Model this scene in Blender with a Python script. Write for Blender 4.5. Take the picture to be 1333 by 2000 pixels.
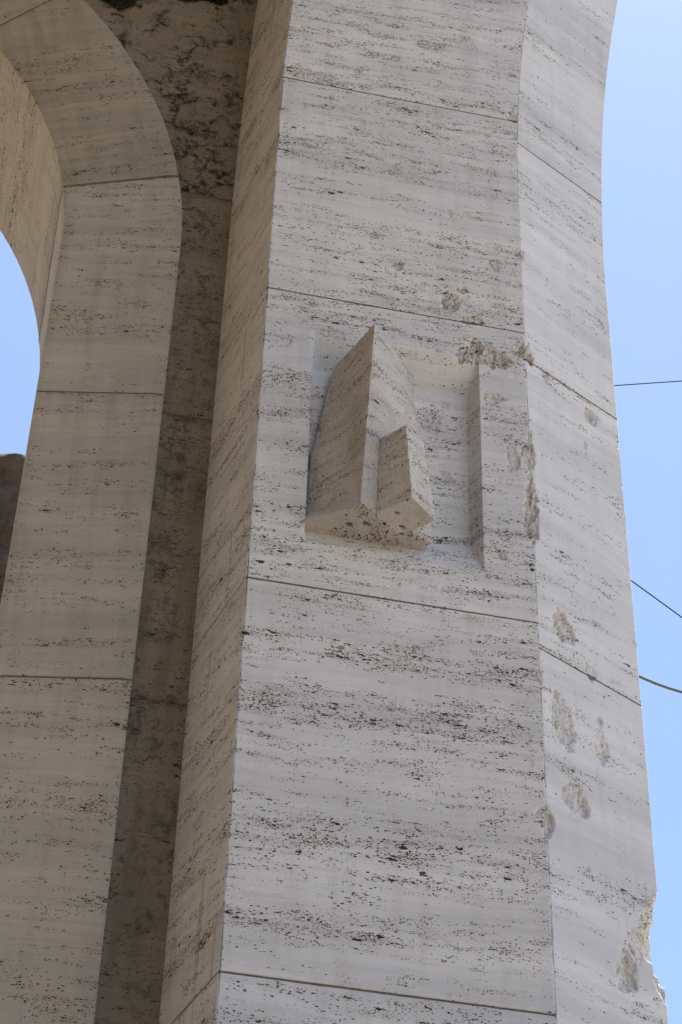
import bpy, math, random
import numpy as np
from mathutils import Matrix, Vector

# ------------------------------------------------------------------ reset
for o in list(bpy.data.objects):
    bpy.data.objects.remove(o, do_unlink=True)
scene = bpy.context.scene
COL = scene.collection
R = math.radians

# ------------------------------------------------------------------ camera
PITCH, ROLL = R(41.3524), R(1.88)
fw = Vector((0, math.cos(PITCH), math.sin(PITCH)))
up0 = Vector((0, -math.sin(PITCH), math.cos(PITCH)))
rt0 = Vector((1, 0, 0))
rt = rt0 * math.cos(ROLL) + up0 * math.sin(ROLL)
up = -rt0 * math.sin(ROLL) + up0 * math.cos(ROLL)
cam_data = bpy.data.cameras.new('camera')
cam = bpy.data.objects.new('camera', cam_data)
COL.objects.link(cam)
cam.matrix_world = Matrix(((rt.x, up.x, -fw.x, 0), (rt.y, up.y, -fw.y, 0), (rt.z, up.z, -fw.z, 1.6), (0, 0, 0, 1)))
cam_data.sensor_fit = 'VERTICAL'
cam_data.sensor_height = 36.0
cam_data.lens = 36.0 * 4147.4 / 2000.0
cam_data.clip_end = 5000
scene.camera = cam
scene.render.resolution_x = 682
scene.render.resolution_y = 1024

# ------------------------------------------------------------------ sky, sun, exposure
SUN_AZ, SUN_EL = R(48), R(80)          # azimuth clockwise from +Y (behind the monument, to the right)
world = bpy.data.worlds.new('World')
scene.world = world
world.use_nodes = True
wn = world.node_tree
wn.nodes.clear()
wo = wn.nodes.new('ShaderNodeOutputWorld')
bg = wn.nodes.new('ShaderNodeBackground')
sky = wn.nodes.new('ShaderNodeTexSky')
sky.sky_type = 'NISHITA'
sky.sun_disc = False
sky.sun_elevation = SUN_EL
sky.sun_rotation = SUN_AZ
sky.altitude = 50
sky.air_density = 1.1
sky.dust_density = 1.0
sky.ozone_density = 2.5
bg.inputs['Strength'].default_value = 0.12
wn.links.new(sky.outputs[0], bg.inputs[0])
wn.links.new(bg.outputs[0], wo.inputs[0])
sd = bpy.data.lights.new('sun', 'SUN')
sd.energy = 4.5
sd.angle = R(0.5)
sd.color = (1.0, 0.95, 0.87)
sun = bpy.data.objects.new('sun', sd)
COL.objects.link(sun)
sdir = Vector((math.sin(SUN_AZ) * math.cos(SUN_EL), math.cos(SUN_AZ) * math.cos(SUN_EL), math.sin(SUN_EL)))
sun.rotation_euler = sdir.to_track_quat('Z', 'Y').to_euler()
sun.location = (20, 20, 40)
scene.view_settings.view_transform = 'Standard'
scene.view_settings.look = 'None'
scene.view_settings.gamma = 1.0
scene.view_settings.use_curve_mapping = False
scene.view_settings.exposure = 0.98
scene.cycles.max_bounces = 5
scene.cycles.diffuse_bounces = 4

# ------------------------------------------------------------------ helpers: tags, objects
def tag(o, label=None, cat=None, group=None, kind=None):
    if label: o['label'] = label
    if cat: o['category'] = cat
    if group: o['group'] = group
    if kind: o['kind'] = kind
    return o

def empty(name, mat):
    o = bpy.data.objects.new(name, None)
    COL.objects.link(o)
    o.matrix_world = mat
    o.empty_display_size = 0.2
    return o

def mesh_obj(name, V, Fq, mat, parent=None, bed=None, chip=None, smooth=False, runs=None):
    """V (n,3) floats, Fq list/array of faces (quads as array or mixed list)"""
    me = bpy.data.meshes.new(name)
    V = np.asarray(V, dtype=np.float32)
    if isinstance(Fq, np.ndarray):
        nf, k = Fq.shape
        me.vertices.add(len(V)); me.vertices.foreach_set('co', V.ravel())
        me.loops.add(nf * k); me.loops.foreach_set('vertex_index', Fq.astype(np.int32).ravel())
        me.polygons.add(nf)
        me.polygons.foreach_set('loop_start', (np.arange(nf) * k).astype(np.int32))
        me.update(calc_edges=True)
    else:
        me.from_pydata([tuple(map(float, v)) for v in V], [], [tuple(f) for f in Fq])
    if bed is None:
        bed = V
    at = me.attributes.new('bed', 'FLOAT_VECTOR', 'POINT')
    at.data.foreach_set('vector', np.asarray(bed, dtype=np.float32).ravel())
    ac = me.attributes.new('chip', 'FLOAT', 'POINT')
    ac.data.foreach_set('value', np.asarray(chip if chip is not None else np.zeros(len(V)), dtype=np.float32))
    if runs is not None:
        ar = me.attributes.new('runs', 'FLOAT', 'POINT')
        ar.data.foreach_set('value', np.asarray(runs, dtype=np.float32))
    if smooth:
        me.polygons.foreach_set('use_smooth', np.ones(len(me.polygons), dtype=bool))
    me.materials.append(mat)
    me.update()
    o = bpy.data.objects.new(name, me)
    COL.objects.link(o)
    if parent is not None:
        o.parent = parent
    return o

# ------------------------------------------------------------------ numpy noise
def _hash(ix, iy, iz, seed):
    h = (ix.astype(np.int64) * 374761393 + iy.astype(np.int64) * 668265263 + iz.astype(np.int64) * 2147483647 + seed * 1274126177) & 0xFFFFFFFF
    h = ((h ^ (h >> 13)) * 1274126177) & 0xFFFFFFFF
    h = h ^ (h >> 16)
    return (h & 0xFFFF) / 65535.0

def vnoise(P, scale, seed=0):
    Q = np.asarray(P, dtype=float) * scale
    I = np.floor(Q).astype(np.int64)
    f = Q - I
    f = f * f * (3 - 2 * f)
    out = 0
    for dx in (0, 1):
        for dy in (0, 1):
            for dz in (0, 1):
                w = (f[:, 0] if dx else 1 - f[:, 0]) * (f[:, 1] if dy else 1 - f[:, 1]) * (f[:, 2] if dz else 1 - f[:, 2])
                out = out + w * _hash(I[:, 0] + dx, I[:, 1] + dy, I[:, 2] + dz, seed)
    return out * 2 - 1

def fbm(P, scale, seed=0, octv=4, gain=0.5):
    a, s, out = 1.0, scale, 0
    for k in range(octv):
        out = out + a * vnoise(P, s, seed + 17 * k)
        a *= gain; s *= 2.03
    return out

def smooth01(x):
    x = np.clip(x, 0, 1)
    return x * x * (3 - 2 * x)

# ------------------------------------------------------------------ materials
class N:
    """tiny node-graph helper"""
    def __init__(self, name):
        self.m = bpy.data.materials.new(name)
        self.m.use_nodes = True
        self.t = self.m.node_tree
        self.t.nodes.clear()
        self.out = self.t.nodes.new('ShaderNodeOutputMaterial')
        self.bsdf = self.t.nodes.new('ShaderNodeBsdfPrincipled')
        self.t.links.new(self.bsdf.outputs[0], self.out.inputs[0])
    def put(self, sock, v):
        if v is None: return
        if hasattr(v, 'is_output'): self.t.links.new(v, sock)
        else: sock.default_value = v
    def math(self, op, a, b=None, c=None, clamp=False):
        n = self.t.nodes.new('ShaderNodeMath'); n.operation = op; n.use_clamp = clamp
        for i, v in enumerate((a, b, c)): self.put(n.inputs[i], v)
        return n.outputs[0]
    def vmath(self, op, a, b=None):
        n = self.t.nodes.new('ShaderNodeVectorMath'); n.operation = op
        self.put(n.inputs[0], a); self.put(n.inputs[1], b)
        return n.outputs[0]
    def attr(self, name, out):
        n = self.t.nodes.new('ShaderNodeAttribute'); n.attribute_name = name
        return n.outputs[out]
    def noise(self, vec, scale=5.0, detail=2.0, rough=0.5, dist=0.0, out='Fac'):
        n = self.t.nodes.new('ShaderNodeTexNoise')
        self.put(n.inputs['Vector'], vec)
        n.inputs['Scale'].default_value = scale; n.inputs['Detail'].default_value = detail
        n.inputs['Roughness'].default_value = rough; n.inputs['Distortion'].default_value = dist
        return n.outputs[out]
    def voronoi(self, vec, scale=5.0, feature='F1', rand=1.0, out='Distance'):
        n = self.t.nodes.new('ShaderNodeTexVoronoi'); n.feature = feature
        self.put(n.inputs['Vector'], vec); n.inputs['Scale'].default_value = scale
        n.inputs['Randomness'].default_value = rand
        return n.outputs[out] if out else n
    def ramp(self, fac, stops, interp='LINEAR'):
        n = self.t.nodes.new('ShaderNodeValToRGB'); n.color_ramp.interpolation = interp
        el = n.color_ramp.elements
        while len(el) < len(stops): el.new(0.5)
        for e, (p, c) in zip(el, stops):
            e.position = p; e.color = (c[0], c[1], c[2], 1) if isinstance(c, (tuple, list)) else (c, c, c, 1)
        self.put(n.inputs[0], fac)
        return n.outputs[0]
    def mapr(self, v, a, b, c=0.0, d=1.0, smooth=False):
        n = self.t.nodes.new('ShaderNodeMapRange')
        if smooth: n.interpolation_type = 'SMOOTHSTEP'
        for i, x in enumerate((v, a, b, c, d)): self.put(n.inputs[i], x)
        return n.outputs[0]
    def mix(self, fac, a, b, blend='MIX'):
        n = self.t.nodes.new('ShaderNodeMix'); n.data_type = 'RGBA'; n.blend_type = blend
        def col(s, v):
            if isinstance(v, (tuple, list)): s.default_value = (v[0], v[1], v[2], 1)
            else: self.put(s, v)
        self.put(n.inputs[0], fac); col(n.inputs[6], a); col(n.inputs[7], b)
        return n.outputs[2]
    def bump(self, h, strength, dist, normal=None):
        n = self.t.nodes.new('ShaderNodeBump')
        n.inputs['Strength'].default_value = strength; n.inputs['Distance'].default_value = dist
        self.put(n.inputs['Height'], h); self.put(n.inputs['Normal'], normal)
        return n.outputs[0]

def travertine(name, tint=(0.66, 0.638, 0.632), soil=0.0, lichen=0.0, hammered=0.0, ochre=0.5, pore=0.0, runs=False, clean_lift=0.0, vein=1.0):
    g = N(name)
    bed = g.attr('bed', 'Vector')
    chip = g.attr('chip', 'Fac')
    # wavy bedding
    wv = g.noise(bed, 2.4, 1, 0.5, out='Color')
    wv = g.vmath('MULTIPLY', g.vmath('SUBTRACT', wv, (0.5, 0.5, 0.5)), (0.07, 0.07, 0.040))
    p = g.vmath('ADD', bed, wv)
    rnd = g.t.nodes.new('ShaderNodeObjectInfo').outputs['Random']
    # colour of the beds
    b1 = g.noise(g.vmath('MULTIPLY', p, (0.7, 0.7, 6.0)), 1.0, 3, 0.6)
    b2 = g.noise(g.vmath('MULTIPLY', p, (2.6, 2.6, 42.0)), 1.0, 3, 0.7)
    t = tint
    col = g.mix(g.mapr(b1, 0.34, 0.66), (t[0] * 0.86, t[1] * 0.86, t[2] * 0.865), (t[0] * 1.08, t[1] * 1.075, t[2] * 1.06))
    col = g.mix(g.mapr(b2, 0.45, 0.75, 0.0, 0.45 * vein), col, (t[0] * 0.70, t[1] * 0.68, t[2] * 0.655))
    col = g.mix(1.0, col, g.ramp(rnd, [(0.0, (.93, .93, .935)), (.5, (1.0, 1.0, 1.0)), (1.0, (1.05, 1.035, 1.01))]), 'MULTIPLY')
    # pore density: porous beds and clear beds, broken up along their length
    dn = g.noise(g.vmath('MULTIPLY', p, (0.42, 0.42, 8.0)), 1.0, 3, 0.62)
    dn2 = g.noise(g.vmath('MULTIPLY', p, (6.0, 6.0, 34.0)), 1.0, 1, 0.6)
    dens = g.math('ADD', g.math('ADD', g.math('MULTIPLY', dn, 0.50), g.math('MULTIPLY', dn2, 0.50)), g.mapr(rnd, 0, 1, pore - .040, pore + .024))
    cn = g.noise(bed, 70, 2, 0.65, out='Color')
    sepn = g.t.nodes.new('ShaderNodeSeparateColor'); g.t.links.new(cn, sepn.inputs[0])
    c1, c2 = sepn.outputs[0], sepn.outputs[1]
    jn = g.vmath('SUBTRACT', cn, (0.5, 0.5, 0.5))
    def pores(fx, fz, jit, lo_d, hi_d, rmax, edge, pw):
        v = g.vmath('MULTIPLY', g.vmath('ADD', p, g.vmath('MULTIPLY', jn, (jit, jit, jit * 0.6))), (fx, fx, fz))
        n = g.voronoi(v, 1.0, out=None)
        sep = g.t.nodes.new('ShaderNodeSeparateColor'); g.t.links.new(n.outputs['Color'], sep.inputs[0])
        allow = g.mapr(dens, lo_d, hi_d)
        has = g.math('LESS_THAN', sep.outputs[0], allow)
        rad = g.math('MULTIPLY', g.math('MULTIPLY', g.math('ADD', g.math('POWER', sep.outputs[1], pw), 0.20), rmax), has)
        return g.mapr(g.math('SUBTRACT', rad, n.outputs['Distance']), -edge, edge, 0.0, 1.0)
    big = pores(30, 92, 0.030, 0.53, 0.76, 0.48, 0.07, 2.6)
    mid = pores(84, 215, 0.012, 0.465, 0.68, 0.48, 0.11, 1.5)
    fn = g.noise(g.vmath('MULTIPLY', p, (120, 120, 330)), 1.0, 0, 0.5)
    fine = g.mapr(g.math('SUBTRACT', fn, g.mapr(dens, 0.38, 0.62, 0.86, 0.615)), 0.0, 0.07)
    hole = g.math('MAXIMUM', g.math('MAXIMUM', big, mid), g.math('MULTIPLY', fine, 0.82))
    # brown dirt lodged in the porous beds
    halo = g.math('MULTIPLY', g.mapr(dens, 0.50, 0.66, 0.0, 1.0, True), g.mapr(b2, 0.36, 0.62))
    col = g.mix(g.math('MULTIPLY', halo, 0.30 * ochre + 0.06), col, (0.38, 0.285, 0.165))
    # knocked-off places: paler broken stone with brown grit in its hollows
    cs = g.noise(g.vmath('MULTIPLY', bed, (52, 52, 30)), 1.0, 4, 0.72, 1.4)
    chipc = g.ramp(cs, [(0.34, (0.19, 0.14, 0.095)), (0.42, (t[0] * 0.66, t[1] * 0.60, t[2] * 0.53)), (0.50, (t[0] * 0.86, t[1] * 0.82, t[2] * 0.77)), (0.62, (t[0] * 1.0, t[1] * 0.98, t[2] * 0.95))])
    chm = g.mapr(g.math('ADD', chip, g.math('MULTIPLY', g.math('SUBTRACT', c2, 0.5), 0.6)), 0.15, 0.6)
    col = g.mix(g.math('MULTIPLY', chm, 0.7), col, chipc)
    # pores in colour only: brown rim, near-black floor for dirt and pit shade
    col = g.mix(g.mapr(hole, 0.05, 0.55, 0.0, 0.72), col, (0.21, 0.16, 0.105))
    col = g.mix(g.mapr(hole, 0.45, 0.9), col, (0.035, 0.029, 0.023))
    if soil > 0:   # vertical dirt runs and film
        s1 = g.noise(g.vmath('MULTIPLY', bed, (16, 16, 0.9)), 1.0, 3, 0.6)
        s2 = g.noise(bed, 2.6, 3, 0.6)
        sm = g.math('MULTIPLY', g.mapr(s1, 0.44, 0.68), g.mapr(s2, 0.30, 0.62))
        col = g.mix(g.math('MULTIPLY', sm, soil), col, (0.17, 0.135, 0.09))
    if runs:   # narrow rain runs that carry dirt down the sheltered side
        rv = g.attr('runs', 'Fac')
        r1 = g.noise(g.vmath('MULTIPLY', bed, (30, 30, 0.22)), 1.0, 2, 0.6)
        r2 = g.noise(g.vmath('MULTIPLY', bed, (9, 9, 1.6)), 1.0, 2, 0.6)
        rm = g.math('MULTIPLY', g.mapr(r1, 0.57, 0.70), g.mapr(r2, 0.44, 0.62))
        col = g.mix(g.math('MULTIPLY', g.math('MULTIPLY', rm, rv), 0.5), col, (0.11, 0.085, 0.055))
    if clean_lift > 0:   # arch underside: cleaner stone, with extra light and cooler hue painted into its colour
        col = g.mix(g.math('MULTIPLY', g.attr('runs', 'Fac'), clean_lift), col, g.mix(1.0, col, (1.66, 1.76, 1.86), 'MULTIPLY'))
    if lichen > 0:  # black crust: blots and branching lines
        l1 = g.noise(bed, 7.0, 5, 0.68, 0.6)
        l2 = g.noise(bed, 26.0, 4, 0.7)
        wob = g.vmath('SUBTRACT', g.noise(bed, 8, 4, 0.65, out='Color'), (0.5, 0.5, 0.5))
        vd = g.voronoi(g.vmath('ADD', g.vmath('MULTIPLY', bed, (1.0, 1.0, 0.8)), g.vmath('MULTIPLY', wob, (0.24, 0.24, 0.24))), 3.4, 'DISTANCE_TO_EDGE')
        vd2 = g.voronoi(g.vmath('ADD', bed, g.vmath('MULTIPLY', wob, (0.14, 0.14, 0.14))), 8.5, 'DISTANCE_TO_EDGE')
        line = g.math('MAXIMUM', g.math('MULTIPLY', g.mapr(vd, 0.0, 0.045, 1.0, 0.0), g.mapr(l1, 0.45, 0.56)), g.math('MULTIPLY', g.mapr(vd2, 0.0, 0.05, 1.0, 0.0), g.mapr(l1, 0.49, 0.60)))
        blot = g.math('MULTIPLY', g.mapr(l1, 0.48, 0.60), g.mapr(l2, 0.47, 0.59))
        lm = g.math('MAXIMUM', g.math('MULTIPLY', line, g.mapr(l2, 0.24, 0.42)), blot)
        col = g.mix(g.math('MULTIPLY', lm, lichen), col, (0.022, 0.020, 0.015))
    g.put(g.bsdf.inputs['Base Color'], col)
    g.bsdf.inputs['Roughness'].default_value = 0.82
    g.bsdf.inputs['Specular IOR Level'].default_value = 0.25
    # fine relief: saw grain everywhere, coarse fracture in the knocks
    hb = g.noise(bed, 110, 2, 0.75)
    amt = g.math('ADD', g.math('MULTIPLY', chip, 0.45), 0.10 + hammered)
    g.put(g.bsdf.inputs['Normal'], g.bump(g.math('MULTIPLY', hb, amt), 0.9, 0.006))
    return g.m

def plain_stone(name, c1, c2, scale, rough=0.9, bumpd=0.01, bumps=0.6):
    g = N(name)
    tc = g.t.nodes.new('ShaderNodeTexCoord').outputs['Object']
    n1 = g.noise(tc, scale, 6, 0.62)
    col = g.mix(g.mapr(n1, 0.3, 0.7), c1, c2)
    g.put(g.bsdf.inputs['Base Color'], col)
    g.bsdf.inputs['Roughness'].default_value = rough
    g.bsdf.inputs['Specular IOR Level'].default_value = 0.2
    g.put(g.bsdf.inputs['Normal'], g.bump(g.noise(tc, scale * 3, 6, 0.7), bumps, bumpd))
    return g.m

M_face = travertine('travertine', tint=(0.640, 0.642, 0.652), soil=0.15, runs=True)
M_slab = travertine('travertine_slab', tint=(0.630, 0.625, 0.628), soil=0.12, pore=-0.022, ochre=.7, vein=.6)
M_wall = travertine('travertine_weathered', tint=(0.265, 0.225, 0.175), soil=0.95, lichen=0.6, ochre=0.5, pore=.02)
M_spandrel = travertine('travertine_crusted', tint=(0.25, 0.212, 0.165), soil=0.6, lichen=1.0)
M_arch = travertine('travertine_arch', tint=(0.49, 0.45, 0.395), soil=0.25, clean_lift=.6)
M_vous = travertine('travertine_voussoir', tint=(0.385, 0.345, 0.29), soil=0.30, ochre=.3, clean_lift=1.0)  # grimier faces; tint also lowered to hold the shade near the roof
M_relief = travertine('travertine_tooled', tint=(0.66, 0.62, 0.575), hammered=2.2, soil=0.2, ochre=1.0, pore=0.024)
M_mortar = plain_stone('mortar', (0.115, 0.095, 0.080), (0.20, 0.170, 0.142), 30)
M_core = plain_stone('core_masonry', (0.25, 0.21, 0.17), (0.32, 0.28, 0.23), 6)

# ------------------------------------------------------------------ the place: frame of the monument
# local x runs along the front face (to the right), local y goes into the wall, z is up
ANG = R(11.1305)
BASE = Matrix.Translation((-0.339, 6.0, 0)) @ Matrix.Rotation(ANG, 4, 'Z')

# ------------------------------------------------------------------ ground
def make_ground():
    def sheet(name, pts, z, c1, c2, c3, label, cat):
        g = N(name + '_surface')
        tc = g.t.nodes.new('ShaderNodeTexCoord').outputs['Object']
        n1 = g.noise(tc, 0.35, 5, 0.6); n2 = g.noise(tc, 9, 5, 0.65)
        col = g.mix(g.mapr(n1, 0.3, 0.7), c1, c2)
        col = g.mix(g.mapr(n2, 0.4, 0.8, 0, 0.4), col, c3)
        g.put(g.bsdf.inputs['Base Color'], col)
        g.bsdf.inputs['Roughness'].default_value = 0.9
        o = mesh_obj(name, [(x, y, z) for x, y in pts], [tuple(range(len(pts)))], g.m)
        tag(o, label, cat, kind='structure')
    S = 2500
    sheet('ground', [(-S, -S), (S, -S), (S, S), (-S, S)], 0, PLAZA, tuple(c * 1.12 for c in PLAZA), tuple(c * .8 for c in PLAZA), 'pale gravel square around the monument', 'ground')
    sheet('bounce_damper', [(-9.5, -16), (5.5, -16), (5.5, 8.2), (-9.5, 8.2)], 0.004, (.055, .05, .045), (.08, .072, .062), (.04, .037, .034), 'unseen dark ground sheet added around the monument to cut bounce light', 'bounce_damper')  # dark sheet added out of view so the near ground bounces less light
PLAZA = (0.46, 0.385, 0.29)
make_ground()

# ------------------------------------------------------------------ chips: (centre, axis, half width, half height, depth, inward)
def V3(*a): return np.array(a, dtype=float)
SB = V3(math.cos(R(27.96)), math.sin(R(27.96)), 0)        # along the splayed right face (local x, y into the wall)
IB = V3(-math.sin(R(27.96)), math.cos(R(27.96)), 0)       # into that face
CR = 1.108                                               # right front corner
CHIPS = []
def chip(c, ax, w, h, depth, inward, edge=False, seed=0):
    CHIPS.append((V3(*c), V3(*ax), w, h, depth, V3(*inward), edge, seed))
front_chips = [(0.787, 8.218, .040, .070, .020), (0.925, 7.950, .078, .078, .038), (1.005, 7.925, .054, .046, .030), (0.850, 7.918, .050, .046, .026),
               (0.886, 8.127, .055, .032, .016), (0.844, 8.306, .027, .028, .010), (0.563, 8.391, .031, .034, .012), (0.987, 8.502, .032, .034, .012),
               (0.965, 7.690, .043, .033, .016), (0.976, 6.852, .022, .029, .008), (0.460, 8.554, .027, .021, .008), (0.054, 6.750, .016, .020, .005),
               (0.716, 9.986, .070, .045, .006), (0.987, 9.129, .022, .023, .008), (0.107, 7.809, .012, .033, .010), (0.089, 7.406, .033, .014, .008),
               (0.358, 9.676, .022, .030, .005), (1.036, 7.371, .030, .070, .014), (0.793, 8.797, .017, .018, .006), (0.814, 6.844, .014, .019, .006)]
for i, (u, z, w, h, d) in enumerate(front_chips):
    chip((u, 0, z), (1, 0, 0), w * 1.12, h * 1.12, d, (0, 1, 0), seed=i)
for i, (u, z, w, h) in enumerate([(.728, 7.579, .047, .069), (.783, 7.290, .027, .030), (.778, 7.692, .022, .020)]):
    chip((u, .085, z), (1, 0, 0), w * 1.2, h * 1.2, .009, (0, 1, 0), seed=40 + i)
for i, (s, z, w, h, d) in enumerate([(.381, 7.860, .046, .050, .020), (.130, 6.598, .066, .074, .026), (.275, 6.454, .033, .036, .010), (.107, 6.143, .068, .100, .022),
                                     (.306, 6.124, .046, .078, .016), (.151, 5.831, .066, .082, .028), (.355, 5.221, .056, .078, .030), (.425, 5.35, .060, .060, .032),
                                     (.122, 7.932, .024, .030, .008), (.305, 6.244, .026, .028, .010), (.195, 5.558, .021, .022, .006), (.336, 7.669, .016, .03, .006)]):
    c = V3(CR, 0, z) + SB * s
    chip(c, SB, w * 1.12, h * 1.12, d, IB, seed=60 + i)
# knocks along the right front corner and the far edge of the splay
bis = V3(-0.24, 0.97, 0)
for i, (z, w, h, d, inw) in enumerate([(7.992, .040, .055, .030, (-.5, .86, 0)), (7.42, .026, .085, .015, bis), (7.20, .022, .050, .014, bis), (7.30, .016, .04, .008, bis),
                                       (7.06, .032, .085, .022, bis), (5.68, .03, .05, .018, (-.3, .95, 0)), (8.60, .02, .03, .008, bis), (9.55, .015, .025, .006, bis), (6.3, .015, .03, .006, bis)]):
    chip((CR, 0, z), (1, 0, 0), w * 1.3, h * 1.3, d, inw, edge=True, seed=90 + i)
ed = SB * 0.5495 + V3(CR, 0, 0)
for i, (z, w, h, d) in enumerate([(5.44, .10, .13, .075), (5.35, .08, .09, .065), (5.25, .05, .06, .03), (5.56, .04, .05, .02), (7.80, .02, .03, .014), (7.56, .015, .02, .008), (7.30, .012, .02, .006), (9.3, .012, .015, .005)]):
    chip((ed[0], ed[1], z), SB, w * 1.25, h * 1.25, d, tuple(-SB * 0.9 + IB * 0.4), edge=True, seed=110 + i)

def apply_chips(P):
    """P (n,3) local points -> moved points, chip weight"""
    out = P.copy(); W = np.zeros(len(P))
    for c, ax, w, h, dep, inw, edge, seed in CHIPS:
        D = P - c
        m = (np.abs(D[:, 2]) < h * 1.5) & (np.abs(D[:, 0]) < w * 1.6 + .02) & (np.abs(D[:, 1]) < (w * 1.6 + .02))
        if not m.any(): continue
        Q = P[m]; D = D[m]
        if edge: a = np.hypot(D[:, 0], D[:, 1]) / w
        else:
            a = (D @ ax) / w
            off = np.abs(D @ inw)
            if off.max() > 0.03 and off.min() > 0.03: continue
        b = D[:, 2] / h
        wob = 0.50 * fbm(Q, 26, seed, 3) + 0.16 * fbm(Q, 95, seed + 5, 2)
        rg = np.random.RandomState(seed + 77)
        nd = rg.randint(5, 8)
        th = (np.arange(nd) + rg.uniform(-.32, .32, nd)) * 2 * math.pi / nd + rg.uniform(0, 6.28)
        sc = rg.uniform(.85, 1.35, nd) if not edge else rg.uniform(.8, 1.25, nd)
        aa0 = a if not edge else np.where(D[:, 1] > .004, a, -a)
        poly = np.max(np.stack([(aa0 * math.cos(t_) + b * math.sin(t_)) * s_ for t_, s_ in zip(th, sc)], 0), 0)
        r = 0.72 * poly + 0.28 * np.hypot(a, b) + wob * 0.42
        k = smooth01((1.0 - r) / 0.24)
        rs = np.random.RandomState(seed + 1)
        nK = 5 + int(60 * math.sqrt(w * h) / .1 * .12)
        sp = rs.uniform(-1.15, 1.15, (nK, 2)); of = rs.uniform(.35, 1.15, nK); gr = rs.normal(0, .7, (nK, 2))
        aa = (a if not edge else np.where(D[:, 1] > .004, -a, a)) + .35 * wob
        qq = np.stack([aa, b + .3 * fbm(Q, 40, seed + 3, 2)], -1)
        idx = np.argmin(((qq[:, None, :] - sp[None]) ** 2).sum(-1), 1)
        plate = of[idx] + (gr[idx] * (qq - sp[idx])).sum(-1)
        bowl = np.clip(1.08 - 0.75 * np.clip(r, 0, 1) ** 2, 0, 1)
        strk = np.abs(fbm(np.stack([Q[:, 0] * 1.6 + Q[:, 2], Q[:, 1], (Q[:, 2] - Q[:, 0]) * .28], -1), 75, seed + 11, 3))
        dsp = dep * (0.66 if not edge else 1.1) * k * np.clip(plate * bowl + 0.30 * strk - .08, 0.06, 1.3) + k * 0.0022 * vnoise(Q, 150, seed + 2)
        out[m] = out[m] + dsp[:, None] * inw
        W[m] = np.maximum(W[m], k)
    return out, W

def refine(a, b, base, zones):
    """grid values from a to b at spacing base, finer inside zones [(lo,hi,step)] and hitting every zone limit"""
    cuts = {round(a, 5), round(b, 5)}
    for lo, hi, st in zones:
        for x in (lo, hi):
            if a < x < b: cuts.add(round(x, 5))
    cuts = sorted(cuts)
    out = [cuts[0]]
    for x0, x1 in zip(cuts[:-1], cuts[1:]):
        mid = 0.5 * (x0 + x1); st = base
        for lo, hi, s in zones:
            if lo <= mid <= hi: st = min(st, s)
        k = max(1, int(math.ceil((x1 - x0) / st)))
        out += [x0 + (x1 - x0) * (i + 1) / k for i in range(k)]
    return np.array(out)

# ------------------------------------------------------------------ the pier
def bend(z, z0, rad): return np.maximum(0, z - z0) ** 2 / (2 * rad)
def uLB(z): return -0.119 + bend(z, 8.95, 44.0)
def uL(z): return 0.0 + bend(z, 8.95, 30.0)
def uR(z): return CR + bend(z, 8.92, 12.6)
def uB(z): return 1.5935 + bend(z, 8.75, 13.3)
D_REC, D_SPL, D_BACK = 0.5, 0.2577, 1.25
def corners(z):
    one = np.ones_like(z)
    return [np.stack([uLB(z), D_REC * one], -1), np.stack([uL(z), 0 * one], -1), np.stack([uR(z), 0 * one], -1),
            np.stack([uB(z), D_SPL * one], -1), np.stack([uB(z), D_BACK * one], -1)]

rng = random.Random(7)
def bed_coords(P, seed, tilt=None, pivot=None):
    r = random.Random(seed * 31 + 5)
    t1 = r.uniform(-.05, .05) if tilt is None else tilt
    t2 = r.uniform(-.04, .04)
    Rm = np.array(Matrix.Rotation(t1, 3, 'Y') @ Matrix.Rotation(t2, 3, 'X'))
    off = np.array([r.uniform(-40, 40), r.uniform(-40, 40), r.uniform(-40, 40)])
    pv = P.mean(0) if pivot is None else pivot
    return (P - pv) @ Rm.T + off

GAP = 0.0042
# recess panel on the relief block
RX0, RX1, RZ0, RZ1, RDEP = 0.209, 0.905, 6.766, 7.895, 0.085
IX, IXL, IZT, IZB = 0.030, 0.014, 0.137, 0.170
def recess_depth(u, z):
    k = np.minimum(np.minimum((u - RX0) / IXL, (RX1 - u) / IX), np.minimum((RZ1 - z) / IZT, (z - RZ0) / IZB))
    return RDEP * np.clip(k, 0, 1)

def grid_faces(nr, nc, flip=False):
    i = np.arange(nr - 1)[:, None] * nc + np.arange(nc - 1)[None, :]
    q = np.stack([i, i + 1, i + nc + 1, i + nc], -1).reshape(-1, 4)
    return q[:, ::-1] if flip else q

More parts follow.
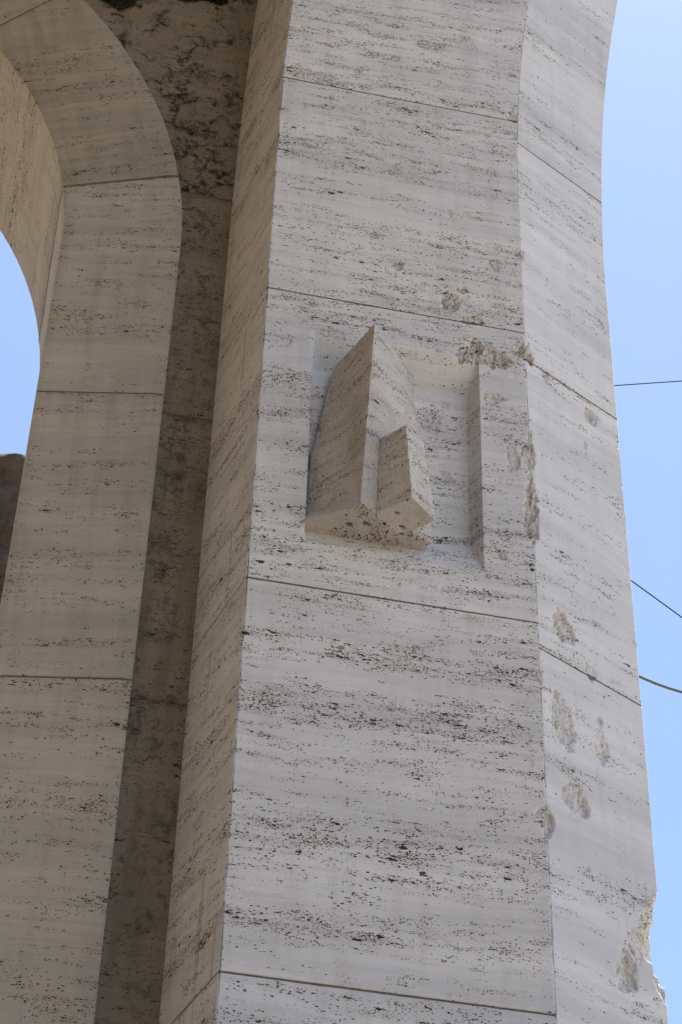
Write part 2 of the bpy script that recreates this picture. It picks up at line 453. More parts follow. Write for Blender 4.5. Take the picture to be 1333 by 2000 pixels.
def patch(name, segs, zv, z0, z1, mat, parent, seed, chips=True, recess=False, tilt=None):
    """segs: list of (corner index a, corner index b, array of metres-fractions t) making one wall-paper strip round the pier"""
    zz = zv.copy()
    zc_ = np.clip(zz, z0 + GAP, z1 - GAP)
    cs = corners(zc_)
    cols = []
    for (a, b, ts) in segs:
        for t in ts:
            cols.append(cs[a] * (1 - t) + cs[b] * t)
    X = np.stack(cols, 1)                                  # rows, cols, 2
    nr, nc = X.shape[:2]
    P = np.concatenate([X, np.repeat(zc_[:, None, None], nc, 1)], -1)
    P = P.reshape(-1, 3)
    if recess:
        onf = np.abs(P[:, 1]) < 1e-4
        P[:, 1] += np.where(onf, recess_depth(P[:, 0], P[:, 2]), 0)
    P0_ = P.copy()
    W = np.zeros(len(P))
    if chips:
        P, W = apply_chips(P)
    # slightly worn arrises: pull the corner columns in with nibbles
    PP = P.reshape(nr, nc, 3)
    k = 0
    for si, (a, b, ts) in enumerate(segs):
        k += len(ts)
    nib = np.abs(vnoise(P0_, 70, 3)) * 0.6 + np.clip(vnoise(P0_, 14, 8) - .25, 0, 1) * 2.0 + np.clip(vnoise(P0_, 45, 18) - .55, 0, 1) * 4.0
    nib = nib.reshape(nr, nc)
    cpos = 0
    for (a, b, ts) in segs:
        for j, t in enumerate(ts):
            ci = cpos + j
            if t <= 1e-6 or t >= 1 - 1e-6:
                cor = a if t < .5 else b
                dirv = {1: V3(.75, .66, 0), 2: V3(-.24, .97, 0), 3: V3(-.9, -.05, 0), 0: V3(0, 0, 0), 4: V3(0, 0, 0)}[cor]
                PP[:, ci] += dirv * (0.0014 + 0.0058 * nib[:, ci])[:, None]
        cpos += len(ts)
    # low swell of the sawn faces
    PP[:, :, 1] += (0.0012 * vnoise(P0_, 2.3, seed)).reshape(nr, nc)
    # joint arrises: first and last rows eased and folded inward
    mid = np.array([0.55, 0.45, 0.0])
    def rim(row, dz, s):
        r = PP[row].copy(); v = mid - r; v[:, 2] = 0
        v /= np.linalg.norm(v, axis=1)[:, None]
        r += v * 0.03; r[:, 2] += dz
        return r
    rows = np.concatenate([rim(0, -0.0005, 1)[None], PP, rim(-1, 0.0005, 1)[None]], 0)
    e = np.abs(vnoise(P0_, 60, 21)).reshape(nr, nc)
    for row in (1, nr):
        v = mid - rows[row]; v[:, 2] = 0; v /= np.linalg.norm(v, axis=1)[:, None]
        rows[row] += v * (0.0008 + 0.004 * np.clip(e[row - 1] - .35, 0, 1))[:, None]
    Wf = np.concatenate([np.zeros((1, nc)), W.reshape(nr, nc), np.zeros((1, nc))], 0).ravel()
    Vv = rows.reshape(-1, 3)
    rcol = np.concatenate([np.full(len(ts), 1.0 if (a, b) == (0, 1) else 0.0) for a, b, ts in segs])
    o = mesh_obj(name, Vv, grid_faces(nr + 2, nc), mat, parent, bed_coords(Vv, seed, tilt), Wf, runs=np.tile(rcol, nr + 2))
    return o

def chip_zones(axis, lo, hi, pred, step=0.0045):
    zs = []
    for c, ax, w, h, dep, inw, edge, seed in CHIPS:
        if not pred(c, edge): continue
        if axis == 'z': zs.append((c[2] - h * 1.25, c[2] + h * 1.25, step))
        else:
            cc = c[0] if axis == 'u' else float((c - V3(CR, 0, 0)) @ SB)
            ww = w * 1.25
            zs.append((cc - ww, cc + ww, step))
    return zs

pier = empty('stone_pier', BASE)
tag(pier, 'tall travertine arch pier with a carved angular relief in a sunk square panel', 'pier')
ZF = [0.0, 1.7, 3.32, 4.933, 6.550, 8.110, 9.531, 10.95, 12.4]
ZR = [0.0, 1.6, 3.22, 4.84, 6.436, 7.954, 9.381, 11.2, 12.4]
for i, (z0, z1) in enumerate(zip(ZF[:-1], ZF[1:])):
    seen = z1 > 4.6 and z0 < 10.6
    base = 0.012 if seen else 0.12
    onfront = lambda c, e: (abs(c[1]) < .1 and c[0] < CR + .005 and z0 - .1 < c[2] < z1 + .1)
    zz = chip_zones('z', z0, z1, onfront) if seen else []
    uz = chip_zones('u', 0, CR, onfront) if seen else []
    rec = abs(z0 - 6.55) < .01
    if rec:
        zz += [(RZ0, RZ0 + IZB, .012), (RZ1 - IZT, RZ1, .012)]
        uz += [(RX0, RX0 + IXL, .006), (RX1 - IX, RX1, .005)]
    zv = refine(z0, z1, base, zz + [(z0, z0 + GAP, .01), (z0 + GAP, z0 + GAP + .004, .01), (z1 - GAP - .004, z1 - GAP, .01)])
    zv = np.unique(np.clip(zv, z0 + GAP, z1 - GAP).round(6))
    L = 0.514
    tl = refine(0, L, 0.04 if seen else .2, [(L - .010, L, .005), (0, .01, .01)]) / L
    tf = refine(0, CR, 0.022 if seen else .2, uz + [(0, .010, .005), (CR - .010, CR, .005)]) / CR
    patch('stone_block', [(0, 1, tl), (1, 2, tf)], zv, z0, z1, M_face, pier, 100 + i, recess=rec)
for i, (z0, z1) in enumerate(zip(ZR[:-1], ZR[1:])):
    seen = z1 > 4.6 and z0 < 11.2
    base = 0.012 if seen else 0.12
    onr = lambda c, e: (c[0] > CR - .01 and z0 - .15 < c[2] < z1 + .15)
    zz = chip_zones('z', z0, z1, onr) if seen else []
    sz = chip_zones('s', 0, .55, onr) if seen else []
    zv = refine(z0, z1, base, zz + [(z0, z0 + GAP, .01), (z0 + GAP, z0 + GAP + .004, .01), (z1 - GAP - .004, z1 - GAP, .01)])
    zv = np.unique(np.clip(zv, z0 + GAP, z1 - GAP).round(6))
    L = 0.5497
    ts = refine(0, L, 0.025 if seen else .2, sz + [(0, .010, .005), (L - .010, L, .005)]) / L
    tb = np.array([0, .01, .03, .06, .12, .3, .6, 1.0]) 
    patch('facing_slab', [(2, 3, ts), (3, 4, tb)], zv, z0, z1, M_slab, pier, 200 + i)

def mortar_strip(parent, idx, z, half=0.009, inset=0.0028, name='mortar_joint'):
    zz = np.array([z - half, z + half])
    cs = corners(zz)
    mid = np.array([0.55, 0.45])
    pts = []
    for a, b in zip(idx[:-1], idx[1:]):
        for t in (0, 1) if b == idx[-1] else (0,):
            pts.append(cs[a] * (1 - t) + cs[b] * t)
    Vv = []
    for p in pts:
        for r in range(2):
            Vv.append([p[r, 0], p[r, 1], zz[r]])
    Vv = np.array(Vv)
    # inset: shift every strip point inwards
    dirs = {0: V3(.95, .2, 0), 1: V3(1.0, .8, 0), 2: V3(-.25, 1.0, 0), 3: V3(-1.0, .1, 0), 4: V3(-1, -.5, 0)}
    for k, a in enumerate(idx):
        Vv[2 * k:2 * k + 2] += dirs[a] * inset
    F = [(2 * k, 2 * k + 2, 2 * k + 3, 2 * k + 1) for k in range(len(idx) - 1)]
    mesh_obj(name, Vv, F, M_mortar, parent)
for z in ZF[1:-1]: mortar_strip(pier, [0, 1, 2], z)
for z in ZR[1:-1]: mortar_strip(pier, [2, 3, 4], z)

# solid heart of the pier, behind the slabs
def core():
    zz = np.linspace(0, 12.4, 40)
    ins = 0.14
    ring = []
    for z in zz:
        z = np.array(z)
        ring.append([(uLB(z) + .10, D_BACK - .05, z), (uLB(z) + .10 + .03, D_REC - .1, z), (uL(z) + ins, ins, z), (uR(z) - .08, ins, z), (uB(z) - .09, D_SPL + .10, z), (uB(z) - .09, D_BACK - .05, z)])
    Vv = np.array(ring, dtype=float).reshape(-1, 3)
    F = []
    for r in range(len(zz) - 1):
        for k in range(6):
            F.append((r * 6 + k, r * 6 + (k + 1) % 6, r * 6 + 6 + (k + 1) % 6, r * 6 + 6 + k))
    mesh_obj('masonry_core', Vv, F, M_core, pier)
core()

# ------------------------------------------------------------------ the carved relief
def subdiv_poly(V, F, target):
    """split triangles until edges are short; returns arrays"""
    V = [np.array(v, float) for v in V]; T = []
    for f in F:
        for k in range(1, len(f) - 1): T.append((f[0], f[k], f[k + 1]))
    cache = {}
    def midp(a, b):
        key = (min(a, b), max(a, b))
        if key not in cache:
            cache[key] = len(V); V.append((V[a] + V[b]) / 2)
        return cache[key]
    for it in range(9):
        out = []; changed = False
        for a, b, c in T:
            l = [np.linalg.norm(V[a] - V[b]), np.linalg.norm(V[b] - V[c]), np.linalg.norm(V[c] - V[a])]
            sp = [x > target for x in l]
            if not any(sp): out.append((a, b, c)); continue
            changed = True
            ab = midp(a, b) if sp[0] else None; bc = midp(b, c) if sp[1] else None; ca = midp(c, a) if sp[2] else None
            n = sum(sp)
            if n == 3: out += [(a, ab, ca), (ab, b, bc), (ca, bc, c), (ab, bc, ca)]
            elif n == 2:
                if not sp[0]: out += [(a, b, bc), (a, bc, ca), (ca, bc, c)]
                elif not sp[1]: out += [(b, c, ca), (b, ca, ab), (ab, ca, a)]
                else: out += [(c, a, ab), (c, ab, bc), (bc, ab, b)]
            else:
                if sp[0]: out += [(a, ab, c), (ab, b, c)]
                elif sp[1]: out += [(b, bc, a), (bc, c, a)]
                else: out += [(c, ca, b), (ca, a, b)]
        T = out
        if not changed: break
    return np.array(V), np.array(T)

def relief_part(name, V, F, seed, parent, amp=0.0021, target=0.0055):
    Vv, T = subdiv_poly(V, F, target)
    edge_n = fbm(Vv, 55, seed, 3)
    Vv = Vv + np.stack([fbm(Vv, 70, seed + 1, 3), fbm(Vv, 70, seed + 2, 3), 0.5 * edge_n], -1) * amp
    rs = np.random.RandomState(seed)      # open hollows in the underside
    for _ in range(16):
        cx, cd, rr = rs.uniform(.2, .7), rs.uniform(-.2, .08), rs.uniform(.006, .017)
        q = np.hypot((Vv[:, 0] - cx) / 1.5, Vv[:, 1] - cd) / rr + .35 * vnoise(Vv, 90, seed)
        m = (Vv[:, 2] < 6.86)
        Vv[:, 2] += np.where(m, smooth01((1.0 - q) / .5) * rr * 2.4, 0)
    return mesh_obj(name, Vv, T, M_relief, parent, bed_coords(Vv, seed, 0.24))

def build_relief():
    ZB = 6.850
    rel = bpy.data.objects.new('carved_relief', None); COL.objects.link(rel); rel.parent = pier
    tag(rel, 'projecting angular prisms carved from the block, seen from below')
    # d is the distance out of the face; local y = -d
    L_ = lambda u, d, z: (u, -d, z)
    # big prism
    V = [L_(.387, .158, ZB), L_(.412, .228, 7.762),              # 0,1 front ridge
         L_(.190, .012, ZB), L_(.227, -.050, 6.955), L_(.230, -.052, 7.255), L_(.303, -.045, 7.744),   # 2..5 left side
         L_(.640, -.045, 7.780), L_(.641, -.050, 7.665), L_(.660, -.052, 7.525), L_(.684, -.052, 7.415),   # 6..9 shouldered right side
         L_(.70, -.11, ZB), L_(.458, .127, ZB), L_(.461, .142, 7.215), L_(.20, -.11, ZB),              # 10,11 valley bottom,12 valley top,13
         L_(.24, -.11, 7.255), L_(.312, -.11, 7.744),                                                   # 14,15 left side, back
         L_(.648, -.11, 7.780), L_(.650, -.11, 7.665), L_(.668, -.11, 7.525), L_(.690, -.11, 7.415)]   # 16..19 right side, back
    F = [(0, 1, 5), (0, 5, 4), (0, 4, 3), (0, 3, 2),             # left face
         (2, 3, 13), (3, 4, 14, 13), (4, 5, 15, 14),
         (0, 11, 12, 1), (1, 12, 9), (1, 9, 8), (1, 8, 7), (1, 7, 6), (11, 10, 9), (11, 9, 12),
         (6, 7, 17, 16), (7, 8, 18, 17), (8, 9, 19, 18), (9, 10, 19),
         (1, 6, 16, 15, 5),                                      # flat top
         (0, 2, 13, 10, 11)]                                     # underside
    F = [tuple(reversed(f)) for f in F]
    relief_part('prism', V, F, 301, rel)
    # small prism in front, right
    V = [L_(.456, .128, ZB), L_(.564, .244, ZB), L_(.680, .139, ZB), L_(.606, .056, ZB), L_(.50, .0, ZB),
         L_(.459, .143, 7.215), L_(.541, .237, 7.222), L_(.632, .150, 7.235), L_(.600, .02, 7.22), L_(.50, .0, 7.215)]
    F = [(0, 1, 6, 5), (1, 2, 7, 6), (2, 3, 8, 7), (3, 4, 9, 8), (4, 0, 5, 9), (5, 6, 7, 8, 9), (4, 3, 2, 1, 0)]
    relief_part('prism', V, F, 302, rel)
    # low prism at the far right
    V = [L_(.590, .062, ZB + .001), L_(.606, .055, ZB + .001), L_(.702, .008, ZB + .001), L_(.681, -.052, ZB + .001), L_(.66, -.10, ZB + .001), L_(.52, -.05, ZB + .001),
         L_(.590, .050, 7.30), L_(.604, .045, 7.30), L_(.688, .004, 7.32), L_(.672, -.05, 7.34), L_(.655, -.10, 7.34), L_(.52, -.05, 7.3)]
    F = [(i, (i + 1) % 6, 6 + (i + 1) % 6, 6 + i) for i in range(6)] + [(6, 7, 8, 9, 10, 11), (5, 4, 3, 2, 1, 0)]
    relief_part('prism', V, F, 303, rel)
build_relief()

# ------------------------------------------------------------------ the arched wall on the left
wall = empty('arched_wall', BASE @ Matrix.Translation((-2.95, 0.5, 0)))
tag(wall, 'set-back stone wall with a round arched opening and plain raised surround', 'wall')
WOFF = V3(-2.95, 0.5, 0)
UC, ZC, RI, RFI, RO = -2.95, 8.76, 2.086, 2.574, 2.612
DI, DF = 0.553, 0.45
def arc_pt(r, y, par, mirror=False):
    """par <= ZC: a height on the straight jamb; par > ZC: ZC + angle"""
    par = np.asarray(par, float)
    ang = np.clip(par - ZC, 0, None)
    z = np.where(par <= ZC, par, ZC + r * np.sin(ang))
    x = np.where(par <= ZC, r, r * np.cos(ang))
    return np.stack([UC + x, np.full_like(x, y) if np.isscalar(y) else y, z], -1)

def arc_block(name, section, pv, mat, seed, tilt=None, jitter=0.0016, mirror=False, rimd=(0, 0)):
    """section: list of (r, y) points from the opening outwards"""
    cols = []
    p0, p1 = pv[0], pv[-1]
    g0 = GAP if p0 <= ZC else GAP / 2.3
    e0 = .004 if p0 <= ZC else .0018
    pv = np.unique(np.concatenate([np.clip(pv, p0 + g0 + e0, p1 - g0 - e0), [p0 + g0, p1 - g0]]).round(6))
    for r, y in section:
        rr = r(pv) if callable(r) else r
        cols.append(arc_pt(rr, y, pv))
    X = np.stack(cols, 1)
    nr, nc = X.shape[:2]
    Pf = X.reshape(-1, 3)
    nz = vnoise(Pf, 2.1, seed) * 0.0015
    n2 = np.clip(np.abs(vnoise(Pf, 60, 4)) - .3, 0, 1) * jitter * 2
    Pf = Pf.copy(); Pf[:, 1] += nz + n2
    X = Pf.reshape(nr, nc, 3)
    def rim(row):
        r = X[row].copy(); r[:, 1] += 0.03
        r[:, 0] += 0.0
        return r
    rows = np.concatenate([rim(0)[None], X, rim(-1)[None]], 0)
    for row in (1, nr): rows[row, :, 1] += 0.0012
    Vv = rows.reshape(-1, 3)
    if mirror:
        Vv = Vv * V3(-1, 1, 1) + V3(2 * UC, 0, 0)
    bed = bed_coords(Vv, seed, tilt)
    sof = np.array([1.0 if (y > DI + .002) else 0.0 for r, y in section])  # soffit mask for the painted brightening, stored under the runs attribute
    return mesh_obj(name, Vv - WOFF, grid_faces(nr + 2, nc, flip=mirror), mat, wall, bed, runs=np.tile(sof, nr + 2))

def lerp_pts(a, b, k, end=False):
    return [(a[0] + (b[0] - a[0]) * i / k, a[1] + (b[1] - a[1]) * i / k) for i in range(k + (1 if end else 0))]
sec_face = [(RI + .3, DI + 1.0), (RI + .004, DI + 1.0), (RI, DI + .996)] + lerp_pts((RI, DI + .99), (RI, DI + .004), 16, True) + lerp_pts((RI + .004, DI), (RFI, DF), 14) + lerp_pts((RFI, DF), (RO - .002, DF), 3, True) + [(RO, DF + .003), (RO, DF + .09)]
TH = [R(a) for a in (10.7, 42.0, 73.4, 106.6, 138.0, 169.3, 180.0)]
JZ = [0.0, 1.75, 3.3, 4.85, 6.343, 7.833]
def par_grid(a, b):
    step_z, step_a = 0.03, 0.014
    if b <= ZC: return np.linspace(a, b, max(2, int((b - a) / step_z)))
    if a >= ZC: return np.linspace(a, b, max(2, int((b - a) / step_a)))
    return np.concatenate([np.linspace(a, ZC, max(2, int((ZC - a) / step_z)))[:-1], np.linspace(ZC, b, max(3, int((b - ZC) / step_a)))])
pars = JZ + [ZC + t for t in TH[:5]]
for i, (a, b) in enumerate(zip(pars[:-1], pars[1:])):
    tilt = None
    if a > ZC: tilt = (0.5 * (a + b) - ZC) * 0.55
    nm = 'voussoir' if a > ZC or b > ZC + .01 else 'jamb_block'
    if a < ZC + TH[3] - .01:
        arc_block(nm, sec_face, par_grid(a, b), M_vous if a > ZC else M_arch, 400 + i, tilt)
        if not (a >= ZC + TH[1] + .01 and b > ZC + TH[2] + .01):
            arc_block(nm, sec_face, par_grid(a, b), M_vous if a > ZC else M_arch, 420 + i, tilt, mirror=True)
# mortar in the surround's joints
for k, p in enumerate(JZ[1:] + [ZC + t for t in TH[:5]]):
    hw = 0.009 if p <= ZC else 0.0040
    pv = np.array([p - hw, p + hw])
    for mir in ((False, True) if p <= ZC + TH[1] + .01 else (False,)):
        cols = [arc_pt(r, y + .003, pv) for r, y in ((RI + .004, DI + .99), (RI + .004, DI), (RFI, DF), (RO - .004, DF), (RO - .004, DF + .05))]
        Vv = np.stack(cols, 0).reshape(-1, 3)
        if mir: Vv = Vv * V3(-1, 1, 1) + V3(2 * UC, 0, 0)
        mesh_obj('mortar_joint', Vv - WOFF, [(2 * j, 2 * j + 2, 2 * j + 3, 2 * j + 1) for j in range(4)], M_mortar, wall)

# plain wall beside and above the surround
ZW = [0.0, 1.75, 3.33, 4.82, 6.300, 7.781, 9.200, 11.6]
U1 = -0.05
def wall_block(a, b, mat, seed, mirror=False):
    zv = refine(a, b, 0.03, [])
    zv = np.clip(zv, a + GAP, b - GAP)
    h = np.clip(zv - ZC, 0, None)
    ucut = np.where(h < RO - .012, np.sqrt(np.maximum((RO - .012) ** 2 - h ** 2, 0)), 0.0)
    u0 = UC + ucut
    ts = np.linspace(0, 1, 40 if b > 9.3 else 14)
    X = u0[:, None] * (1 - ts)[None] + U1 * ts[None]
    nr, nc = X.shape
    Pf = np.stack([X, np.full_like(X, D_REC), np.repeat(zv[:, None], nc, 1)], -1)
    f = Pf.reshape(-1, 3); f[:, 1] += 0.002 * vnoise(f, 2.5, seed) + 0.003 * np.clip(vnoise(f, 30, 3) - .4, 0, 1)
    Pf = f.reshape(nr, nc, 3)
    r0 = Pf[0].copy(); r0[:, 1] += .03
    r1 = Pf[-1].copy(); r1[:, 1] += .03
    rows = np.concatenate([r0[None], Pf, r1[None]], 0)
    Vv = rows.reshape(-1, 3)
    if mirror: Vv = Vv * V3(-1, 1, 1) + V3(2 * UC, 0, 0)
    mesh_obj('wall_block', Vv - WOFF, grid_faces(nr + 2, nc, flip=mirror), mat, wall, bed_coords(Vv, seed))
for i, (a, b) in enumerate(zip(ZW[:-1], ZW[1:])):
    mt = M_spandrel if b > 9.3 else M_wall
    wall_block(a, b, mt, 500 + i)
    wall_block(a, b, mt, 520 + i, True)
for z in ZW[1:-1]:
    for mir in (False, True):
        Vv = np.array([(UC + RO - .3, D_REC + .004, z - .009), (U1, D_REC + .004, z - .009), (U1, D_REC + .004, z + .009), (UC + RO - .3, D_REC + .004, z + .009)])
        if z > 9: Vv[[0, 3], 0] += .2
        if mir: Vv = Vv * V3(-1, 1, 1) + V3(2 * UC, 0, 0)
        mesh_obj('mortar_joint', Vv - WOFF, [(0, 1, 2, 3)], M_mortar, wall)
# rear leaf and heart of the wall (closes it behind the slabs)
def wall_back():
    n = 60
    for mir in (False, True):
        zv = np.concatenate([np.linspace(0, ZC, 10)[:-1], ZC + (RI + .25) * np.sin(np.linspace(0, math.pi / 2, n)), [11.6]])
        h = np.clip(zv - ZC, 0, None)
        cut = np.where(h < RI + .25, np.sqrt(np.maximum((RI + .25) ** 2 - h ** 2, 0)), 0)
        a = np.stack([UC + cut, np.full_like(cut, .66), zv], -1); b = np.stack([np.full_like(cut, .35), np.full_like(cut, .66), zv], -1)
        c = np.stack([np.full_like(cut, .35), np.full_like(cut, D_BACK + .28), zv], -1); d = np.stack([UC + cut, np.full_like(cut, D_BACK + .28), zv], -1)
        X = np.stack([a, b, c, d, a], 1)
        Vv = X.reshape(-1, 3)
        if mir: Vv = Vv * V3(-1, 1, 1) + V3(2 * UC, 0, 0)
        mesh_obj('masonry_core', Vv - WOFF, grid_faces(len(zv), 5, flip=mir), M_core, wall)
wall_back()

# ------------------------------------------------------------------ twin pier beyond the arch (outside the picture, closes the recess)
def twin():
    root = empty('stone_pier', BASE @ Matrix.Translation((2 * UC, 0, 0)) @ Matrix.Diagonal((-1, 1, 1, 1)))
    tag(root, 'plain twin pier on the far left side of the round arch', 'pier')
    zz = np.linspace(0, 12.4, 30)
    for i, (z0, z1) in enumerate(zip(ZF[:-1], ZF[1:])):
        L = .514
        patch('stone_block', [(0, 1, np.linspace(0, 1, 4)), (1, 2, np.linspace(0, 1, 8))], np.linspace(z0, z1, 8), z0, z1, M_face, root, 600 + i, chips=False)
        patch('facing_slab', [(2, 3, np.linspace(0, 1, 4)), (3, 4, np.linspace(0, 1, 3))], np.linspace(z0, z1, 8), z0, z1, M_face, root, 620 + i, chips=False)
twin()

# ------------------------------------------------------------------ unseen roof and columns, added overhead to shade the left bay
M_shade_roof = plain_stone('shade_roof_stone', (.06, .05, .04), (.12, .10, .08), 3)  # kept dark so the added roof sends little light back down
def make_shade_roof():
    o_ = empty('shade_roof', BASE @ Matrix.Translation((UC, 0, 11.6)))
    tag(o_, 'unseen roof slab on columns, added overhead to shade the left bay', 'roof')
    def box(name, x0, x1, y0, y1, z0, z1):
        Vv = [(x, y, z) for z in (z0, z1) for x, y in ((x0, y0), (x1, y0), (x1, y1), (x0, y1))]
        F = [(3, 2, 1, 0), (4, 5, 6, 7), (0, 1, 5, 4), (1, 2, 6, 5), (2, 3, 7, 6), (3, 0, 4, 7)]
        mesh_obj(name, Vv, F, M_shade_roof, o_)
    box('roof_slab', -4.2, ROOF_R - UC, -ROOF_OUT, 1.5, 0.0, .8)
    for cx in (-3.6, 2.2):
        box('added_column', cx - .45, cx + .45, -ROOF_OUT + .3, -ROOF_OUT + 1.2, -11.6, -.003)
ROOF_OUT, ROOF_R = 9.0, 0.5
make_shade_roof()

# ------------------------------------------------------------------ unseen ochre houses, added left and behind the viewer for warm bounce light
def added_house(mat, half, height, label):
    root = empty('added_house', mat)
    tag(root, label, 'building')
    def box(name, x0, x1, y0, y1, z0, z1, m, parent):
        Vv = [(x, y, z) for z in (z0, z1) for x, y in ((x0, y0), (x1, y0), (x1, y1), (x0, y1))]
        F = [(3, 2, 1, 0), (4, 5, 6, 7), (0, 1, 5, 4), (1, 2, 6, 5), (2, 3, 7, 6), (3, 0, 4, 7)]
        return mesh_obj(name, Vv, F, m, parent)
    box('wall', -half, half, -10, 0, 0, height, M_ochre, root)
    box('roof', -half - .5, half + .5, -10.5, .5, height + .002, height + .5, M_trim, root)
    for f in range(int(height / 3.8)):
        for k in range(int(half * 2 / 4.4)):
            x = -half + 2.4 + 4.4 * k; z = 1.2 + 3.7 * f
            w = box('window', x - .45, x + .45, -.05, .03, z, z + 1.6, M_pane, root)
            box('sill', x - .6, x + .6, -.05, .14, z - .12, z - .003, M_trim, w)
M_ochre = plain_stone('ochre_plaster', (0.48, 0.34, 0.185), (0.58, 0.42, 0.24), 2.0, bumps=.2)
M_pane = plain_stone('window_dark', (0.05, 0.055, 0.06), (0.07, 0.075, 0.08), 2.0, rough=.3, bumps=.0)
M_trim = plain_stone('stone_trim', (0.5, 0.43, 0.34), (0.58, 0.50, 0.40), 5.0)
added_house(Matrix.Translation((-17, 0, 0)) @ Matrix.Rotation(R(-90), 4, 'Z'), 21, 16, 'long unseen ochre house added on the left for warm bounce light')
added_house(Matrix.Translation((-6, -15, 0)), 10, 15, 'unseen ochre house added opposite the monument for warm bounce light')

# ------------------------------------------------------------------ rough wall seen through the arch
def rough_wall():
    g = N('rough_tufa')
    tc = g.t.nodes.new('ShaderNodeTexCoord').outputs['Object']
    n1 = g.noise(tc, 6, 7, 0.7); n2 = g.noise(tc, 30, 5, 0.7)
    col = g.mix(g.mapr(n1, 0.3, 0.7), (0.10, 0.08, 0.062), (0.20, 0.165, 0.13))
    col = g.mix(g.mapr(n2, 0.5, 0.75, 0, .8), col, (0.045, 0.035, 0.027))
    g.put(g.bsdf.inputs['Base Color'], col); g.bsdf.inputs['Roughness'].default_value = 0.95
    g.put(g.bsdf.inputs['Normal'], g.bump(n2, 0.9, 0.02))
    x = np.linspace(-6.0, -1.2, 130); z = np.concatenate([np.linspace(0, 9, 20)[:-1], np.linspace(9, 10.33, 60)])
    X, Z = np.meshgrid(x, z)
    f = np.stack([X.ravel(), np.zeros(X.size), Z.ravel()], -1)
    top = smooth01((f[:, 2] - 10.1) / .23)
    f[:, 1] = 9.5 + 0.035 * fbm(f, 6, 3, 5)
    f[:, 2] += top * 0.012 * fbm(f, 4, 9, 4)
    front = f.copy()
    back = front[-len(x):].copy(); back[:, 1] += 0.8; back[:, 2] -= .05
    bk0 = back.copy(); bk0[:, 2] = 0
    Vv = np.concatenate([front, back, bk0], 0)
    o = mesh_obj('rough_stone_wall', Vv - V3(-3.6, 9.9, 0), grid_faces(len(z) + 2, len(x)), g.m)
    o.location = (-3.6, 9.9, 0)
    tag(o, 'rough dark brown stone wall seen through the round arch at left', 'wall')
rough_wall()

# ------------------------------------------------------------------ cables behind the pier
def cable(pts, rad, color, label, rough=0.5):
    g = N('cable_sheath')
    g.bsdf.inputs['Base Color'].default_value = (*color, 1); g.bsdf.inputs['Roughness'].default_value = .9; g.bsdf.inputs['Specular IOR Level'].default_value = .1
    pts = np.array(pts, float)
    d = np.zeros(len(pts)); d[1:] = np.cumsum(np.linalg.norm(np.diff(pts, axis=0), axis=1))
    s = np.linspace(0, d[-1], 60)
    P = np.stack([np.interp(s, d, pts[:, k]) for k in range(3)], -1)
    for it in range(6): P[1:-1] = (P[:-2] + 2 * P[1:-1] + P[2:]) / 4
    Vv, k = [], 8
    for i in range(len(P)):
        t = P[min(i + 1, len(P) - 1)] - P[max(i - 1, 0)]; t /= np.linalg.norm(t)
        a = np.cross(t, V3(0, 0, 1)); a /= np.linalg.norm(a); b = np.cross(t, a)
        for j in range(k):
            an = 2 * math.pi * j / k
            Vv.append(P[i] + rad * (a * math.cos(an) + b * math.sin(an)))
    F = [(i * k + j, i * k + (j + 1) % k, (i + 1) * k + (j + 1) % k, (i + 1) * k + j) for i in range(len(P) - 1) for j in range(k)]
    base = P[0]
    o = mesh_obj('cable', np.array(Vv) - base, F, g.m, smooth=True)
    o.location = base
    tag(o, label, 'cable', 'overhead cables behind the pier')
cable([(1.4, 14.0, 15.44), (2.516, 14, 15.601), (3.143, 14, 15.69), (5.5, 14, 16.0), (9, 14, 16.4)], .0050, (.02, .03, .042), 'thin dark cable, highest of the three, running nearly level to the sky edge')
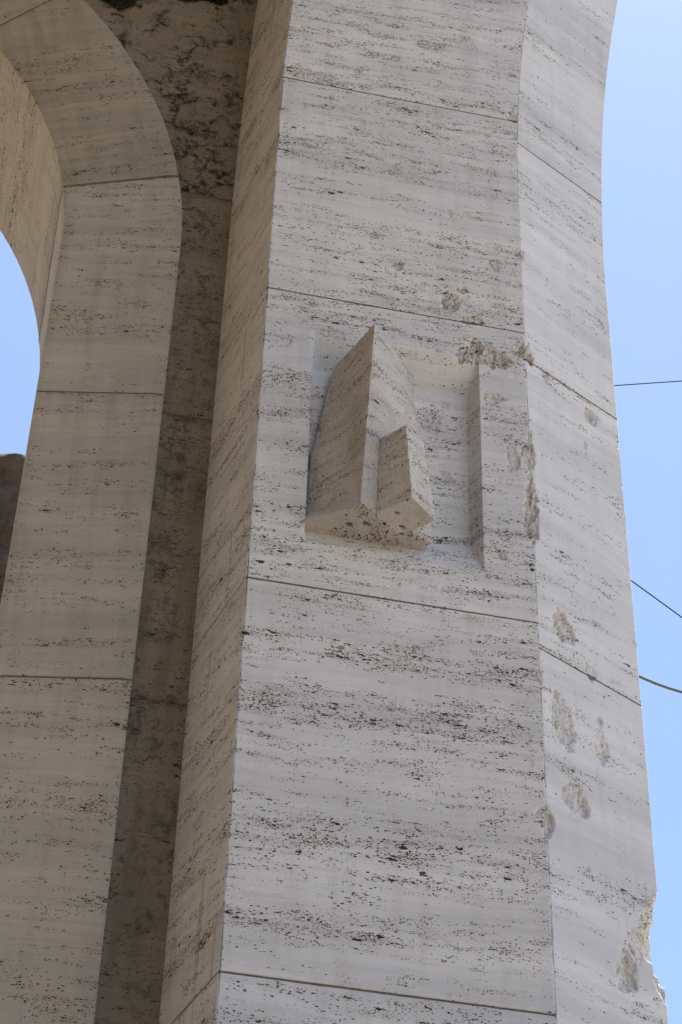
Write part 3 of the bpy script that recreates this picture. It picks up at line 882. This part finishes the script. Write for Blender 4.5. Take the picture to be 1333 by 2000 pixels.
cable([(1.4, 14.0, 14.3), (2.517, 14, 13.237), (2.912, 14, 12.861), (4.6, 14, 11.2), (7, 14, 8.6)], .0056, (.025, .033, .042), 'dark cable slanting steeply down to the right, middle of the three')
cable([(1.5, 14.0, 12.95), (2.1, 14, 12.47), (2.512, 14, 12.208), (2.67, 14, 12.117), (2.847, 14, 12.060), (3.2, 14, 11.99), (5, 14, 11.9), (8, 14, 12.4)], .011, (.13, .125, .11), 'thick pale grey cable sagging to the right, lowest of the three')

# ------------------------------------------------------------------ moss at the head of the spandrel
def moss():
    g = N('moss_leaf')
    tc = g.t.nodes.new('ShaderNodeTexCoord').outputs['Object']
    g.put(g.bsdf.inputs['Base Color'], g.mix(g.mapr(g.noise(tc, 45, 4, .6), .35, .65), (0.014, 0.017, 0.008), (0.045, 0.058, 0.022)))
    g.bsdf.inputs['Roughness'].default_value = 0.95
    for (u0, u1, zc, hh, lab) in [(-.96, -.70, 10.56, .075, 'dark moss clump in the corner beside the arch surround at the top'),
                                  (-.52, -.24, 10.715, .065, 'dark moss clump near the pier at the top of the stained wall')]:
        r = random.Random(int(abs(u0) * 100)); Vv, F = [], []
        cx = .5 * (u0 + u1)
        for k in range(5200):
            a = r.random() * 2 * math.pi; q = math.sqrt(r.random())
            x = cx + (u1 - u0) * .5 * q * math.cos(a) * 1.05
            z = zc + hh * q * math.sin(a) * (0.75 + .5 * math.sin(23 * x)) + r.gauss(0, .008)
            y = D_REC - abs(r.gauss(0, .014)) * (1.4 - q)
            s = r.uniform(.0025, .006); ax = Vector((r.gauss(0, 1), r.gauss(0, 1), r.gauss(0, 1))).normalized(); bx = ax.orthogonal().normalized()
            c = Vector((x, y, z)); i = len(Vv)
            Vv += [tuple(c + ax * s), tuple(c + bx * s * .6), tuple(c - ax * s), tuple(c - bx * s * .6)]
            F.append((i, i + 1, i + 2, i + 3))
        org = V3(cx, D_REC, zc)
        o = mesh_obj('moss_clump', np.array(Vv) - org, np.array(F), g.m)
        o.matrix_world = BASE @ Matrix.Translation(tuple(org))
        tag(o, lab, 'moss', 'moss at the head of the stained wall', 'stuff')
moss()
